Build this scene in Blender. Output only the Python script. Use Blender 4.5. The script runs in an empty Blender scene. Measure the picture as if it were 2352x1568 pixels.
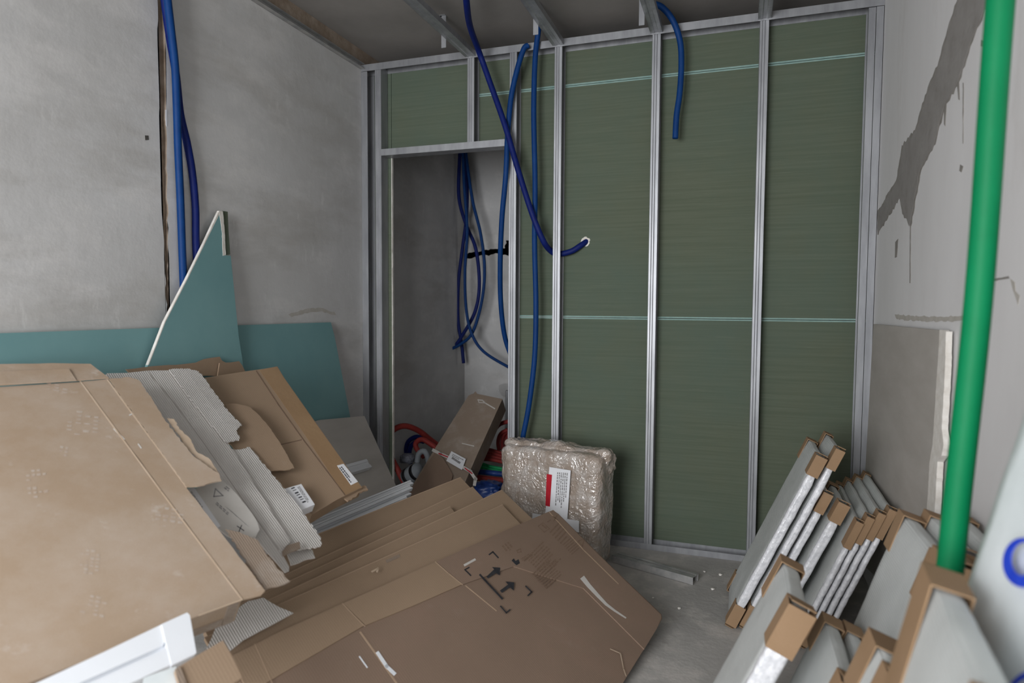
import bpy, bmesh, math, random
from mathutils import Vector as V, Matrix, noise
random.seed(7)
sc = bpy.context.scene
COL = sc.collection
# ------------------------------------------------------------------ camera
FPX, YAW, PITCH, ROLL, CAMH = 1500.3, 0.3324, 0.0548, 0.0059, 1.258
cy, sy, cp, sp = math.cos(YAW), math.sin(YAW), math.cos(PITCH), math.sin(PITCH)
_f = V((-sy*cp, cy*cp, -sp)); _r0 = V((cy, sy, 0)); _u0 = _r0.cross(_f)
_r = _r0*math.cos(ROLL) + _u0*math.sin(ROLL); _u = -_r0*math.sin(ROLL) + _u0*math.cos(ROLL)
CAM = V((0, 0, CAMH))
cd = bpy.data.cameras.new('camera'); cam = bpy.data.objects.new('camera', cd); COL.objects.link(cam)
cam.matrix_world = Matrix(((_r.x, _u.x, -_f.x, 0), (_r.y, _u.y, -_f.y, 0), (_r.z, _u.z, -_f.z, CAMH), (0, 0, 0, 1)))
cd.sensor_width = 36; cd.lens = 36*FPX/2352; cd.clip_start = .02
cd.dof.use_dof = True; cd.dof.focus_distance = 3.0; cd.dof.aperture_fstop = 2.3
sc.camera = cam
# ------------------------------------------------------------------ light and exposure
sc.view_settings.view_transform = 'Standard'; sc.view_settings.look = 'None'
sc.view_settings.gamma = 1; sc.view_settings.use_curve_mapping = False
sc.view_settings.exposure = 0.0
w = bpy.data.worlds.new('world'); sc.world = w; w.use_nodes = True
w.node_tree.nodes['Background'].inputs[0].default_value = (.72, .80, 1, 1)
w.node_tree.nodes['Background'].inputs[1].default_value = 0.35
def area(name, loc, target, sx, sy_, power, col):
    l = bpy.data.lights.new(name, 'AREA'); l.shape = 'RECTANGLE'; l.size = sx; l.size_y = sy_
    l.energy = power; l.color = col
    o = bpy.data.objects.new(name, l); COL.objects.link(o); o.location = loc
    o.rotation_euler = (V(target)-V(loc)).to_track_quat('-Z', 'Y').to_euler(); return o
area('window_daylight', (-1.2, -1.73, 1.5), (-1.0, 3, 1.4), 1.7, 1.7, 142, (.95, .97, 1))

# ------------------------------------------------------------------ helpers
WM = {}
class Plane:
    def __init__(s, o, a, b):
        s.o = V(o); s.a = V(a).normalized(); s.n = s.a.cross(V(b)).normalized(); s.b = s.n.cross(s.a)
    def M(s, org):
        return Matrix(((s.a.x, s.b.x, s.n.x, org.x), (s.a.y, s.b.y, s.n.y, org.y), (s.a.z, s.b.z, s.n.z, org.z), (0, 0, 0, 1)))
def ray(x, y): return _f + _r*((x-1176)/FPX) - _u*((y-784)/FPX)
def on(x, y, pl, off=0):
    d = ray(x, y); o = pl.o + pl.n*off
    return CAM + d*((o-CAM).dot(pl.n)/d.dot(pl.n))
def tilted(o, az, slope):
    a = math.radians(az); s = math.radians(slope)
    d1 = V((math.sin(a), math.cos(a), 0)); h = V((-math.cos(a), math.sin(a), 0))
    return Plane(o, d1, h*math.cos(s) + V((0, 0, math.sin(s))))
def PX(x): return Plane((x, 0, 0), (0, 1, 0), (0, 0, 1))
def PY(y): return Plane((0, y, 0), (-1, 0, 0), (0, 0, 1))
def PZ(z): return Plane((0, 0, z), (1, 0, 0), (0, 1, 0))
def fin(name, bm, mat, parent=None, M=None, smooth=False):
    me = bpy.data.meshes.new(name); bmesh.ops.recalc_face_normals(bm, faces=bm.faces)
    if smooth:
        for f in bm.faces: f.smooth = True
    bm.to_mesh(me); bm.free()
    for m in (mat if isinstance(mat, (list, tuple)) else [mat]): me.materials.append(m)
    o = bpy.data.objects.new(name, me); COL.objects.link(o)
    M = M or Matrix()
    WM[o] = M
    if parent is not None:
        o.parent = parent; o.matrix_basis = WM[parent].inverted() @ M
    else: o.matrix_basis = M
    return o
def thing(name, label, cat, loc, group=None):
    o = bpy.data.objects.new(name, None); COL.objects.link(o); o.empty_display_size = .05
    o.location = loc; WM[o] = Matrix.Translation(V(loc)); o['label'] = label; o['category'] = cat
    if group: o['group'] = group
    return o
def tag(o, label, cat, group=None):
    o['label'] = label; o['category'] = cat
    if group: o['group'] = group
    return o
def struct(o): o['kind'] = 'structure'; return o
def bx(bm, x0, x1, y0, y1, z0, z1, mi=0):
    v = [bm.verts.new(p) for p in ((x0,y0,z0),(x1,y0,z0),(x1,y1,z0),(x0,y1,z0),(x0,y0,z1),(x1,y0,z1),(x1,y1,z1),(x0,y1,z1))]
    for q in ((0,3,2,1),(4,5,6,7),(0,1,5,4),(1,2,6,5),(2,3,7,6),(3,0,4,7)):
        f = bm.faces.new([v[i] for i in q]); f.material_index = mi
    return v
def box(name, b, mat, parent=None, M=None, bevel=0, smooth=False):
    bm = bmesh.new(); bx(bm, *b)
    if bevel: bmesh.ops.bevel(bm, geom=bm.edges[:], offset=bevel, segments=2, affect='EDGES', profile=.6)
    return fin(name, bm, mat, parent, M, smooth)
def jagged(uv, amt, step, rnd):
    out = []
    for i, p in enumerate(uv):
        q = uv[(i+1) % len(uv)]; d = V(q)-V(p); L = d.length; k = max(1, int(L/step)); nrm = V((-d.y, d.x))/max(L, 1e-6)
        out.append(p)
        for j in range(1, k):
            c = V(p)+d*(j/k)+nrm*rnd.uniform(-amt, amt); out.append((c.x, c.y))
    return out
def prism(bm, uv, t, top=0.0, mi=0):
    vs = [bm.verts.new((p[0], p[1], top)) for p in uv]
    f = bm.faces.new(vs); f.material_index = mi
    r = bmesh.ops.extrude_face_region(bm, geom=[f])
    for e in r['geom']:
        if isinstance(e, bmesh.types.BMVert): e.co.z -= t
    for ff in bm.faces: ff.material_index = max(ff.material_index, mi)
def sheet(name, pl, px, t, mat, parent=None, off=0, jag=0, step=.012, bend=None, cut=.05, world=False, frame=None):
    """a flat piece: its outline laid on plane pl, thickness t behind it"""
    W = [p if world else on(p[0], p[1], pl, off) for p in px]
    org = sum(W, V((0, 0, 0)))/len(W)
    M = pl.M(org); Mi = M.inverted()
    uv = [(Mi @ p).to_2d()[:] for p in W]
    if jag: uv = jagged(uv, jag, step, random.Random(len(name)*31+int(px[0][0]*7) if not world else 5))
    bm = bmesh.new(); prism(bm, uv, t)
    if bend:
        us = [p[0] for p in uv]; vs = [p[1] for p in uv]
        for ax, lo, hi in ((0, min(us), max(us)), (1, min(vs), max(vs))):
            n = int((hi-lo)/cut)
            for k in range(1, n):
                c = V((0, 0, 0)); c[ax] = lo+(hi-lo)*k/n; nn = V((0, 0, 0)); nn[ax] = 1
                bmesh.ops.bisect_plane(bm, geom=bm.verts[:]+bm.edges[:]+bm.faces[:], plane_co=c, plane_no=nn)
        du, dv = max(us)-min(us), max(vs)-min(vs)
        for v in bm.verts: v.co.z += bend((v.co.x-min(us))/du, (v.co.y-min(vs))/dv)
    big = [f for f in bm.faces if len(f.verts) > 4]
    bmesh.ops.triangulate(bm, faces=big)
    o = fin(name, bm, mat, parent, M)
    if parent is None: WM[o] = M
    return o
def stroke(px, w):
    """a polyline in pixels as quads w wide"""
    out = []
    for (a, b) in zip(px[:-1], px[1:]):
        d = V((b[0]-a[0], b[1]-a[1])); d.normalize(); n = V((-d.y, d.x))*(w/2); e = d*(w/2)
        out.append([(a[0]+n.x-e.x, a[1]+n.y-e.y), (b[0]+n.x+e.x, b[1]+n.y+e.y), (b[0]-n.x+e.x, b[1]-n.y+e.y), (a[0]-n.x-e.x, a[1]-n.y-e.y)])
    return out
def ribbon(px, w0, w1):
    L_, R_ = [], []
    for i, p in enumerate(px):
        a = px[max(i-1, 0)]; b = px[min(i+1, len(px)-1)]; d = V((b[0]-a[0], b[1]-a[1])).normalized(); t = i/(len(px)-1); w_ = (w0+(w1-w0)*t)/2
        L_.append((p[0]-d.y*w_, p[1]+d.x*w_)); R_.append((p[0]+d.y*w_, p[1]-d.x*w_))
    return [L_+R_[::-1]]
def decal(name, pl, off, polys, mat, parent, t=.0006):
    ps = [[on(p[0], p[1], pl, off) for p in q] for q in polys]
    org = ps[0][0]; M = pl.M(org); Mi = M.inverted(); bm = bmesh.new()
    for q in ps: prism(bm, [(Mi @ p).to_2d()[:] for p in q], t, t)
    return fin(name, bm, mat, parent, M)
def rows(o, ax, dn, n, rnd, fill=.75, h=.55, dash=.05):
    """rows of printed words: quads in pixels; o corner, ax along a line, dn down over all the lines"""
    out = []
    for i in range(n):
        s = i/n; e = (i+h)/n; t = 0
        L = rnd.uniform(.6, 1)
        while t < L:
            l = rnd.uniform(.4, 1.6)*dash; a, b = t, min(1, t+l*fill)
            P = lambda x, y: (o[0]+ax[0]*x+dn[0]*y, o[1]+ax[1]*x+dn[1]*y)
            out.append([P(a, s), P(b, s), P(b, e), P(a, e)]); t += l
    return out
def smoothpath(pts, k=8):
    P = [pts[0]*2-pts[1]] + pts + [pts[-1]*2-pts[-2]]; out = []
    for i in range(1, len(P)-2):
        a, b, c, d = P[i-1:i+3]
        for j in range(k):
            t = j/k
            out.append(.5*((2*b)+(c-a)*t+(2*a-5*b+4*c-d)*t*t+(3*b-a-3*c+d)*t**3))
    out.append(pts[-1]); return out
def tube(name, pts, r, mat, parent=None, k=10, seg=14, rib=0, label=None, cat=None, group=None, hollow=True):
    P = smoothpath([V(p) for p in pts], k)
    if rib:                                            # ribbed hose: resample finely
        L = sum((b-a).length for a, b in zip(P[:-1], P[1:])); n = max(2, int(L/(rib/2))); Q = [P[0]]; acc = 0; tgt = L/n; 
        for a, b in zip(P[:-1], P[1:]):
            d = (b-a).length
            while acc+d >= tgt*len(Q) and d > 0 and len(Q) < n: Q.append(a+(b-a)*((tgt*len(Q)-acc)/d))
            acc += d
        Q.append(P[-1]); P = Q
    org = P[0].copy(); bm = bmesh.new(); rings = []; up = V((.3, .2, .93))
    for i, p in enumerate(P):
        d = (P[min(i+1, len(P)-1)]-P[max(i-1, 0)]).normalized()
        s = d.cross(up)
        if s.length < .05: s = d.cross(V((1, 0, 0)))
        s.normalize(); q = s.cross(d); up = q
        rr = r*(1 if not rib or i % 2 else .9)
        rings.append([bm.verts.new(p-org+s*(rr*math.cos(2*math.pi*j/seg))+q*(rr*math.sin(2*math.pi*j/seg))) for j in range(seg)])
    for a, b in zip(rings[:-1], rings[1:]):
        for j in range(seg): bm.faces.new((a[j], a[(j+1) % seg], b[(j+1) % seg], b[j]))
    for ring, i in ((rings[0], 0), (rings[-1], -1)):   # open ends, with a wall and a dark inside
        c = sum((v.co for v in ring), V())/seg; dirn = (P[1]-P[0]).normalized() if i == 0 else (P[-2]-P[-1]).normalized()
        inn = [bm.verts.new(c+(v.co-c)*.78) for v in ring]; dp = [bm.verts.new(c+(v.co-c)*.78+dirn*r*1.2) for v in ring]
        for j in range(seg):
            bm.faces.new((ring[j], ring[(j+1) % seg], inn[(j+1) % seg], inn[j])); bm.faces.new((inn[j], inn[(j+1) % seg], dp[(j+1) % seg], dp[j]))
        bm.faces.new(dp)
    o = fin(name, bm, mat, parent, Matrix.Translation(org), smooth=True)
    if label: tag(o, label, cat, group)
    return o

# ------------------------------------------------------------------ materials
def pm(name, c1, c2=None, scale=6, rough=.8, metal=0, bump=0, bscale=60, detail=6, stretch=(1, 1, 1), dust=None, ridge=None, spec=.3, fine=0, contrast=(.35, .65), bstretch=None):
    m = bpy.data.materials.new(name); m.use_nodes = True; nt = m.node_tree; N = nt.nodes; Lk = nt.links.new
    b = N['Principled BSDF']; b.inputs['Roughness'].default_value = rough; b.inputs['Metallic'].default_value = metal
    b.inputs['Specular IOR Level'].default_value = spec
    tc = N.new('ShaderNodeTexCoord'); mp = N.new('ShaderNodeMapping'); mp.inputs['Scale'].default_value = stretch; Lk(tc.outputs['Object'], mp.inputs[0])
    def nz(sca, det=6, src=mp, rgh=.6):
        n = N.new('ShaderNodeTexNoise'); n.inputs['Scale'].default_value = sca; n.inputs['Detail'].default_value = det; n.inputs['Roughness'].default_value = rgh
        Lk(src.outputs['Object'] if src is tc else src.outputs[0], n.inputs['Vector']); return n
    def ramp(src, lo, hi):
        r = N.new('ShaderNodeMapRange'); r.inputs['From Min'].default_value = lo; r.inputs['From Max'].default_value = hi; Lk(src, r.inputs['Value']); return r.outputs[0]
    def mix(fac, a, bcol):
        x = N.new('ShaderNodeMix'); x.data_type = 'RGBA'
        if isinstance(fac, float): x.inputs[0].default_value = fac
        else: Lk(fac, x.inputs[0])
        for s, v in ((6, a), (7, bcol)):
            if isinstance(v, tuple): x.inputs[s].default_value = (*v, 1)
            else: Lk(v, x.inputs[s])
        return x.outputs[2]
    c2 = c2 or tuple(min(1, x*1.12) for x in c1)
    col = mix(ramp(nz(scale, detail).outputs[0], *contrast), c1, c2)
    if fine:
        col = mix(ramp(nz(350, 2).outputs[0], .3, .75), col, mix(.5, col, tuple(x*(1-fine) for x in c1)))
    for d in (dust or []):
        dc, ds, lo, hi, amt = d[:5]; src = tc
        if len(d) > 5:
            src = N.new('ShaderNodeMapping'); src.inputs['Scale'].default_value = d[5]; Lk(tc.outputs['Object'], src.inputs[0])
        mm = N.new('ShaderNodeMath'); mm.operation = 'MULTIPLY'; Lk(ramp(nz(ds, 8, src, .68).outputs[0], lo, hi), mm.inputs[0]); mm.inputs[1].default_value = amt
        col = mix(mm.outputs[0], col, dc)
    Lk(col, b.inputs['Base Color'])
    hs = None
    if bump:
        if bstretch:
            mb = N.new('ShaderNodeMapping'); mb.inputs['Scale'].default_value = bstretch; Lk(tc.outputs['Object'], mb.inputs[0])
            nn = N.new('ShaderNodeTexNoise'); nn.inputs['Scale'].default_value = bscale; nn.inputs['Detail'].default_value = 4; Lk(mb.outputs[0], nn.inputs['Vector'])
        else: nn = nz(bscale, 5)
        bp = N.new('ShaderNodeBump'); bp.inputs['Strength'].default_value = bump; bp.inputs['Distance'].default_value = .004
        Lk(nn.outputs[0], bp.inputs['Height']); Lk(bp.outputs[0], b.inputs['Normal']); hs = bp
    if ridge:                                          # (axis, period m, strength)
        wv = N.new('ShaderNodeTexWave'); wv.wave_type = 'BANDS'; wv.bands_direction = ridge[0]; wv.inputs['Scale'].default_value = .314159/ridge[1]
        wv.inputs['Distortion'].default_value = .6; wv.inputs['Detail'].default_value = 1; wv.inputs['Detail Scale'].default_value = 2
        Lk(tc.outputs['Object'], wv.inputs['Vector'])
        b2 = N.new('ShaderNodeBump'); b2.inputs['Strength'].default_value = ridge[2]; b2.inputs['Distance'].default_value = .002
        Lk(wv.outputs['Fac'], b2.inputs['Height'])
        if hs: Lk(hs.outputs[0], b2.inputs['Normal'])
        Lk(b2.outputs[0], b.inputs['Normal'])
    return m
DUST = (.56, .52, .48)
M_plaster = pm('plaster', (.50, .49, .475), (.62, .615, .61), 1.6, .9, bump=.3, bscale=22, detail=9, dust=[((.70, .68, .66), 4, .50, .70, .6, (1, .6, 1.4)), ((.38, .36, .33), 2.0, .52, .74, .65, (1, .5, 1.6)), ((.72, .71, .69), 16, .60, .72, .5, (1, 1, .4))], contrast=(.3, .7))
M_plaster_r = pm('plaster_right', (.66, .645, .64), (.75, .74, .735), 1.4, .9, bump=.2, bscale=25, detail=8, stretch=(1, 1, .35), dust=[((.45, .42, .39), 3, .58, .82, .45, (1, 1, .4))])
M_chase = pm('raw_masonry', (.24, .18, .13), (.36, .29, .23), 14, .95, bump=.6, bscale=40)
M_ceil = pm('concrete_ceiling', (.235, .22, .205), (.295, .275, .255), 2.2, .92, bump=.2, bscale=18)
M_floor = pm('screed_floor', (.35, .335, .315), (.43, .41, .385), 3, .92, bump=.5, bscale=35, dust=[((.58, .54, .50), 6, .5, .7, .7), ((.20, .18, .16), 5, .6, .75, .6), ((.22, .20, .18), 40, .62, .75, .5)])
M_zinc = pm('galvanised_steel', (.30, .305, .32), (.41, .415, .43), 18, .45, .6, bump=.05, bscale=120, stretch=(1, 1, .2))
M_zincb = pm('bright_steel', (.66, .67, .69), (.78, .79, .81), 14, .35, .12, bump=.35, bscale=60, stretch=(.1, 1, 1), spec=.6)
M_zincd = pm('dusty_steel', (.36, .36, .36), (.5, .5, .49), 18, .5, .6, bump=.1, bscale=90, dust=[(DUST, 9, .45, .7, .5)])
M_board = pm('green_board_back', (.098, .116, .078), (.118, .135, .094), 2.0, .85, stretch=(.9, 1, 45), bump=.08, bscale=90, detail=9, dust=[((.085, .125, .10), 1.1, .4, .7, .6), ((.18, .20, .15), 3, .60, .74, .55, (1.2, 1, 60))])
M_seam = pm('board_seam', (.22, .34, .31), (.28, .40, .36), 30, .8)
M_dry = pm('turquoise_drywall', (.155, .305, .315), (.185, .34, .345), 2.2, .8, bump=.04, bscale=150, dust=[((.34, .40, .39), 5, .62, .85, .25)])
M_gyp = pm('gypsum_core', (.66, .62, .56), (.78, .75, .70), 25, .95, bump=.5, bscale=70)
M_greyboard = pm('grey_board_paper', (.40, .37, .335), (.46, .43, .395), 3, .85, stretch=(1, 3, 1), bump=.05, bscale=90)
cbd = dict(rough=.82, fine=.14, bump=.05, bscale=200)
M_card = pm('cardboard', (.31, .218, .145), (.36, .256, .172), 1.5, dust=[(DUST, 3, .62, .85, .22)], ridge=('X', .0075, .06), **cbd)
M_cardA = pm('dusty_cardboard', (.375, .275, .190), (.42, .315, .225), 1.6, dust=[(DUST, 3.2, .42, .80, .38), ((.62, .58, .55), 11, .60, .76, .5), ((.40, .27, .19), 1.4, .55, .8, .3)], ridge=('Y', .0075, .05), **cbd)
M_cardR = pm('reddish_cardboard', (.225, .155, .112), (.265, .185, .135), 1.8, dust=[(DUST, 3, .6, .85, .2), ((.30, .18, .135), 2, .55, .8, .4)], ridge=('X', .0075, .06), **cbd)
M_cardD = pm('inner_cardboard', (.27, .205, .155), (.31, .245, .19), 3, dust=[(DUST, 6, .5, .8, .4)], ridge=('X', .006, .25), **cbd)
M_cap = pm('corner_card', (.30, .19, .105), (.34, .22, .13), 6, **cbd)
M_capin = pm('corner_card_edge', (.17, .105, .06), (.21, .14, .08), 12, **cbd)
M_flute = pm('grey_fluted_card', (.60, .565, .53), (.68, .645, .61), 4, dust=[((.70, .67, .64), 7, .5, .75, .5), ((.42, .37, .32), 3, .58, .8, .4)], ridge=('X', .0068, .7), **cbd)
M_crease = pm('crease_paper', (.50, .38, .27), (.56, .44, .33), 9, .85)
M_edge = pm('card_edge', (.385, .275, .185), (.43, .31, .215), 9, .85)  # lighter card tone for crease lines and the painted edge highlights
M_creaseg = pm('grey_crease', (.36, .33, .30), (.42, .39, .36), 30, .9)
M_tape = pm('packing_tape', (.31, .195, .105), (.35, .225, .125), 5, .32, bump=.25, bscale=45, spec=.5)
M_kraft = pm('white_kraft', (.55, .52, .48), (.63, .60, .56), 8, .85)
M_paper = pm('white_paper', (.74, .74, .76), (.80, .80, .82), 5, .6)
M_ink = pm('black_ink', (.022, .022, .026), (.04, .04, .045), 40, .7)
M_inkf = pm('faint_ink', (.17, .11, .075), (.21, .14, .095), 40, .8)
M_inkg = pm('grey_print', (.20, .19, .19), (.32, .31, .31), 60, .8)
M_red = pm('red_print', (.42, .01, .02), (.50, .015, .03), 20, .45)
M_white = pm('white_enamel', (.80, .82, .85), (.84, .86, .89), 3, .28, spec=.5)
M_foam = pm('foam_wrap', (.52, .535, .52), (.60, .615, .60), 5, .6, bump=.35, bscale=9, ridge=('Z', .0065, .55), spec=.4)
M_foam2 = pm('foam_sheet', (.68, .73, .735), (.79, .83, .84), 5, .55, bump=.5, bscale=7, spec=.4)
M_film = pm('bubble_film', (.66, .665, .69), (.80, .80, .82), 60, .14, bump=1.0, bscale=55, spec=.8, contrast=(.42, .60))
M_blue = pm('blue_conduit', (.002, .034, .145), (.003, .042, .17), 20, .55, spec=.2)
M_blue2 = pm('dark_blue_conduit', (.003, .010, .10), (.004, .014, .125), 20, .55, spec=.2)
M_green = pm('green_pipe', (.0, .155, .055), (.0, .18, .065), 8, .55, spec=.2)
M_gr2 = pm('green_hose', (.01, .30, .10), (.02, .38, .14), 20, .5)
M_redt = pm('red_hose', (.25, .028, .024), (.31, .04, .034), 14, .6)
M_bag = pm('grey_plastic', (.12, .13, .16), (.22, .23, .27), 12, .25, bump=.6, bscale=30, spec=.6)
M_bagb = pm('blue_plastic', (.01, .03, .15), (.02, .06, .24), 10, .3, bump=.8, bscale=30, spec=.5)
M_roll = pm('grey_insulation', (.30, .33, .36), (.38, .41, .44), 18, .6, bump=.3, bscale=40)
M_black = pm('black_rubber', (.012, .012, .014), None, 10, .6)
M_marker = pm('blue_marker', (.015, .05, .55), (.02, .07, .65), 20, .5)
M_cement = pm('grey_cement', (.25, .235, .22), (.30, .285, .27), 9, .95, bump=.35, bscale=45, dust=[((.18, .165, .15), 14, .55, .75, .6)])
M_cementd = pm('damp_cement', (.22, .205, .185), (.30, .28, .26), 20, .95, bump=.3, bscale=45)
M_stain = pm('old_stain', (.42, .395, .35), (.50, .47, .43), 20, .95)
M_dark = pm('dark_gap', (.06, .055, .05), (.10, .095, .085), 10, .95)
def film_mat():
    """card seen through clear film: crinkled facets, milky creases, sharp glints"""
    m = bpy.data.materials.new('crinkled_film'); m.use_nodes = True; nt = m.node_tree; N = nt.nodes; Lk = nt.links.new
    b = N['Principled BSDF']; b.inputs['Roughness'].default_value = .16; b.inputs['Specular IOR Level'].default_value = .9
    b.inputs['Coat Weight'].default_value = .8; b.inputs['Coat Roughness'].default_value = .05
    tc = N.new('ShaderNodeTexCoord'); nz = N.new('ShaderNodeTexNoise'); nz.inputs['Scale'].default_value = 9; nz.inputs['Detail'].default_value = 5
    Lk(tc.outputs['Object'], nz.inputs['Vector'])
    ad = N.new('ShaderNodeMix'); ad.data_type = 'VECTOR'; ad.inputs[0].default_value = .22
    Lk(tc.outputs['Object'], ad.inputs[4]); Lk(nz.outputs['Color'], ad.inputs[5])
    vo = N.new('ShaderNodeTexVoronoi'); vo.feature = 'DISTANCE_TO_EDGE'; vo.inputs['Scale'].default_value = 46; Lk(ad.outputs[1], vo.inputs['Vector'])
    v2 = N.new('ShaderNodeTexVoronoi'); v2.feature = 'F1'; v2.inputs['Scale'].default_value = 44; Lk(ad.outputs[1], v2.inputs['Vector'])
    r = N.new('ShaderNodeMapRange'); r.inputs['From Min'].default_value = 0; r.inputs['From Max'].default_value = .07; r.inputs['To Min'].default_value = .75; r.inputs['To Max'].default_value = 0; Lk(vo.outputs['Distance'], r.inputs['Value'])
    n2 = N.new('ShaderNodeTexNoise'); n2.inputs['Scale'].default_value = 16; n2.inputs['Detail'].default_value = 6; Lk(tc.outputs['Object'], n2.inputs['Vector'])
    r2 = N.new('ShaderNodeMapRange'); r2.inputs['From Min'].default_value = .42; r2.inputs['From Max'].default_value = .72; Lk(n2.outputs[0], r2.inputs['Value'])
    mu = N.new('ShaderNodeMath'); mu.operation = 'MULTIPLY'; Lk(r.outputs[0], mu.inputs[0]); Lk(r2.outputs[0], mu.inputs[1])
    mx = N.new('ShaderNodeMix'); mx.data_type = 'RGBA'; mx.inputs[6].default_value = (.37, .30, .245, 1); mx.inputs[7].default_value = (.50, .45, .41, 1); Lk(r2.outputs[0], mx.inputs[0])
    m2 = N.new('ShaderNodeMix'); m2.data_type = 'RGBA'; m2.inputs[7].default_value = (.74, .70, .67, 1); Lk(mx.outputs[2], m2.inputs[6]); Lk(mu.outputs[0], m2.inputs[0])
    Lk(m2.outputs[2], b.inputs['Base Color'])
    bp = N.new('ShaderNodeBump'); bp.inputs['Strength'].default_value = .6; bp.inputs['Distance'].default_value = .009; Lk(v2.outputs['Distance'], bp.inputs['Height'])
    b3 = N.new('ShaderNodeBump'); b3.inputs['Strength'].default_value = .45; b3.inputs['Distance'].default_value = .007; Lk(n2.outputs[0], b3.inputs['Height']); Lk(bp.outputs[0], b3.inputs['Normal'])
    Lk(b3.outputs[0], b.inputs['Normal']); Lk(b3.outputs[0], b.inputs['Coat Normal'])
    return m
M_wrap = film_mat()

# ------------------------------------------------------------------ room
XL, XR, YP, ZC, ZT = -2.10, .588, 3.37, 2.735, 2.624
YB, YN = -1.7, 4.9                       # wall behind the camera, back of the niche
struct(box('floor', (XL-.2, 3.2, YB-.2, YN+.2, -.12, 0), M_floor))
struct(box('ceiling', (XL-.2, 3.2, YB-.2, YN+.2, ZC, ZC+.15), M_ceil))
# left wall: raw masonry with a layer of plaster on it, a chase cut through the plaster
wl = PX(XL); rnd = random.Random(3)
bm = bmesh.new()
bx(bm, XL-.22, XL-.014, YB, YN, 0, ZC, 1)
bx(bm, XL-.02, XL-.003, YB, YN, ZT+.02, ZC, 1)
cl = [on(*p, wl) for p in ((361, -60), (364, 120), (366, 240), (371, 420), (375, 540), (379, 640), (384, 722))]
cr = [on(*p, wl) for p in ((375, -60), (380, 120), (381, 300), (384, 420), (386, 540), (388, 640), (389, 722))]
def poly(side, sign):
    out = []
    for a, b in zip(side[:-1], side[1:]):
        for j in range(7):
            p = a+(b-a)*(j/7); out.append((p.y+rnd.uniform(-.004, .004), p.z))
    out.append((side[-1].y, side[-1].z)); return out
L_, R_ = poly(cl, 1), poly(cr, 1)
ZP = ZT+.012
L_[0] = (L_[0][0], ZP); R_[0] = (R_[0][0], ZP)
L_ = [L_[0]]+[p for p in L_[1:] if p[1] < ZP-.005]; R_ = [R_[0]]+[p for p in R_[1:] if p[1] < ZP-.005]
def plate(pts):
    top = [bm.verts.new((XL, y, z)) for y, z in pts]; bot = [bm.verts.new((XL-.016, y, z)) for y, z in pts]
    bm.faces.new(top); bm.faces.new(bot[::-1])
    for i in range(len(pts)):
        j = (i+1) % len(pts); f = bm.faces.new((top[i], top[j], bot[j], bot[i])); f.material_index = 1
low = (L_[-1][0]+R_[-1][0])/2
top_r = []
yy = R_[0][0]+.05
while yy < YP-.02: top_r.append((yy, ZP+rnd.uniform(-.009, .004))); yy += .045
plate([(YB, 0), (low, 0)]+L_[::-1]+[(YB, ZP)])
plate([(low, 0), (YN, 0), (YN, ZP)]+top_r[::-1]+R_)
bmesh.ops.triangulate(bm, faces=[f for f in bm.faces if len(f.verts) > 4])
struct(fin('wall_left', bm, [M_plaster, M_chase]))
struct(box('wall_right', (XR, XR+.2, YB, YN, 0, ZC), M_plaster_r))
struct(box('wall_back', (XL-.2, 3.2, YN, YN+.2, 0, ZC), M_plaster))
bm = bmesh.new()                          # wall behind the camera, with the window the daylight comes through
bx(bm, XL-.2, XL+.03, YB-.2, YB, 0, ZC); bx(bm, -.33, XR+.2, YB-.2, YB, 0, ZC); bx(bm, XL+.03, -.33, YB-.2, YB, 0, .62); bx(bm, XL+.03, -.33, YB-.2, YB, 2.38, ZC)
struct(fin('wall_front', bm, M_plaster))

# marks on the walls
def walldecal(name, pl, px, mat, t=.0015, jag=.006, step=.02):
    o = sheet(name, pl, px, t, mat, off=t, jag=jag, step=step); o['kind'] = 'structure'; return o
wr = Plane((XR, 0, 0), (0, -1, 0), (0, 0, 1))
walldecal('trim_1', wr, [(2288, -45), (2235, 80), (2200, 185), (2165, 250), (2145, 330), (2112, 390), (2088, 520), (2076, 490), (2066, 452), (2040, 492), (2016, 535), (2018, 488), (2062, 415), (2075, 335), (2105, 300), (2128, 220), (2160, 140), (2172, 95), (2205, -10), (2220, -45)], M_cement, jag=.005, step=.022)
cem = [(2288, -45), (2235, 80), (2200, 185), (2165, 250), (2145, 330), (2112, 390), (2088, 520), (2076, 490), (2066, 452), (2040, 492), (2016, 535), (2018, 488), (2062, 415), (2075, 335), (2105, 300), (2128, 220), (2160, 140), (2172, 95), (2205, -10), (2220, -45)]
def grow(px, d):
    out = []
    for i, p in enumerate(px):
        a, b = px[i-1], px[(i+1) % len(px)]; t = V((b[0]-a[0], b[1]-a[1])).normalized(); out.append((max(2014, p[0]-t.y*d), p[1]+t.x*d))
    return out
walldecal('trim_16', wr, grow(cem, -4), M_cementd, .0008, .007, .018)
for k, q in enumerate(([(2196, 180), (2202, 170), (2204, 230), (2201, 228)], [(2211, 190), (2213, 190), (2212, 330), (2211, 330)], [(2090, 515), (2092, 515), (2091, 650), (2089, 650)], [(2056, 556), (2063, 548), (2060, 590), (2055, 592)],
                       [(2205, 378), (2212, 382), (2208, 396), (2203, 392)], [(2253, 92), (2260, 95), (2258, 108), (2252, 106)], [(2168, 236), (2174, 236), (2171, 290), (2168, 285)])):
    walldecal('trim_%d' % (k+2), wr, q, M_cementd, .001, .0015, .02)
walldecal('trim_9', wr, [(2055, 722), (2130, 727), (2215, 726), (2214, 737), (2120, 738), (2060, 733)], M_stain, .0008, .003)
walldecal('trim_10', wr, [(2276, 642), (2316, 634), (2318, 639), (2278, 646)], M_cementd, .001, .001)
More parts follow.
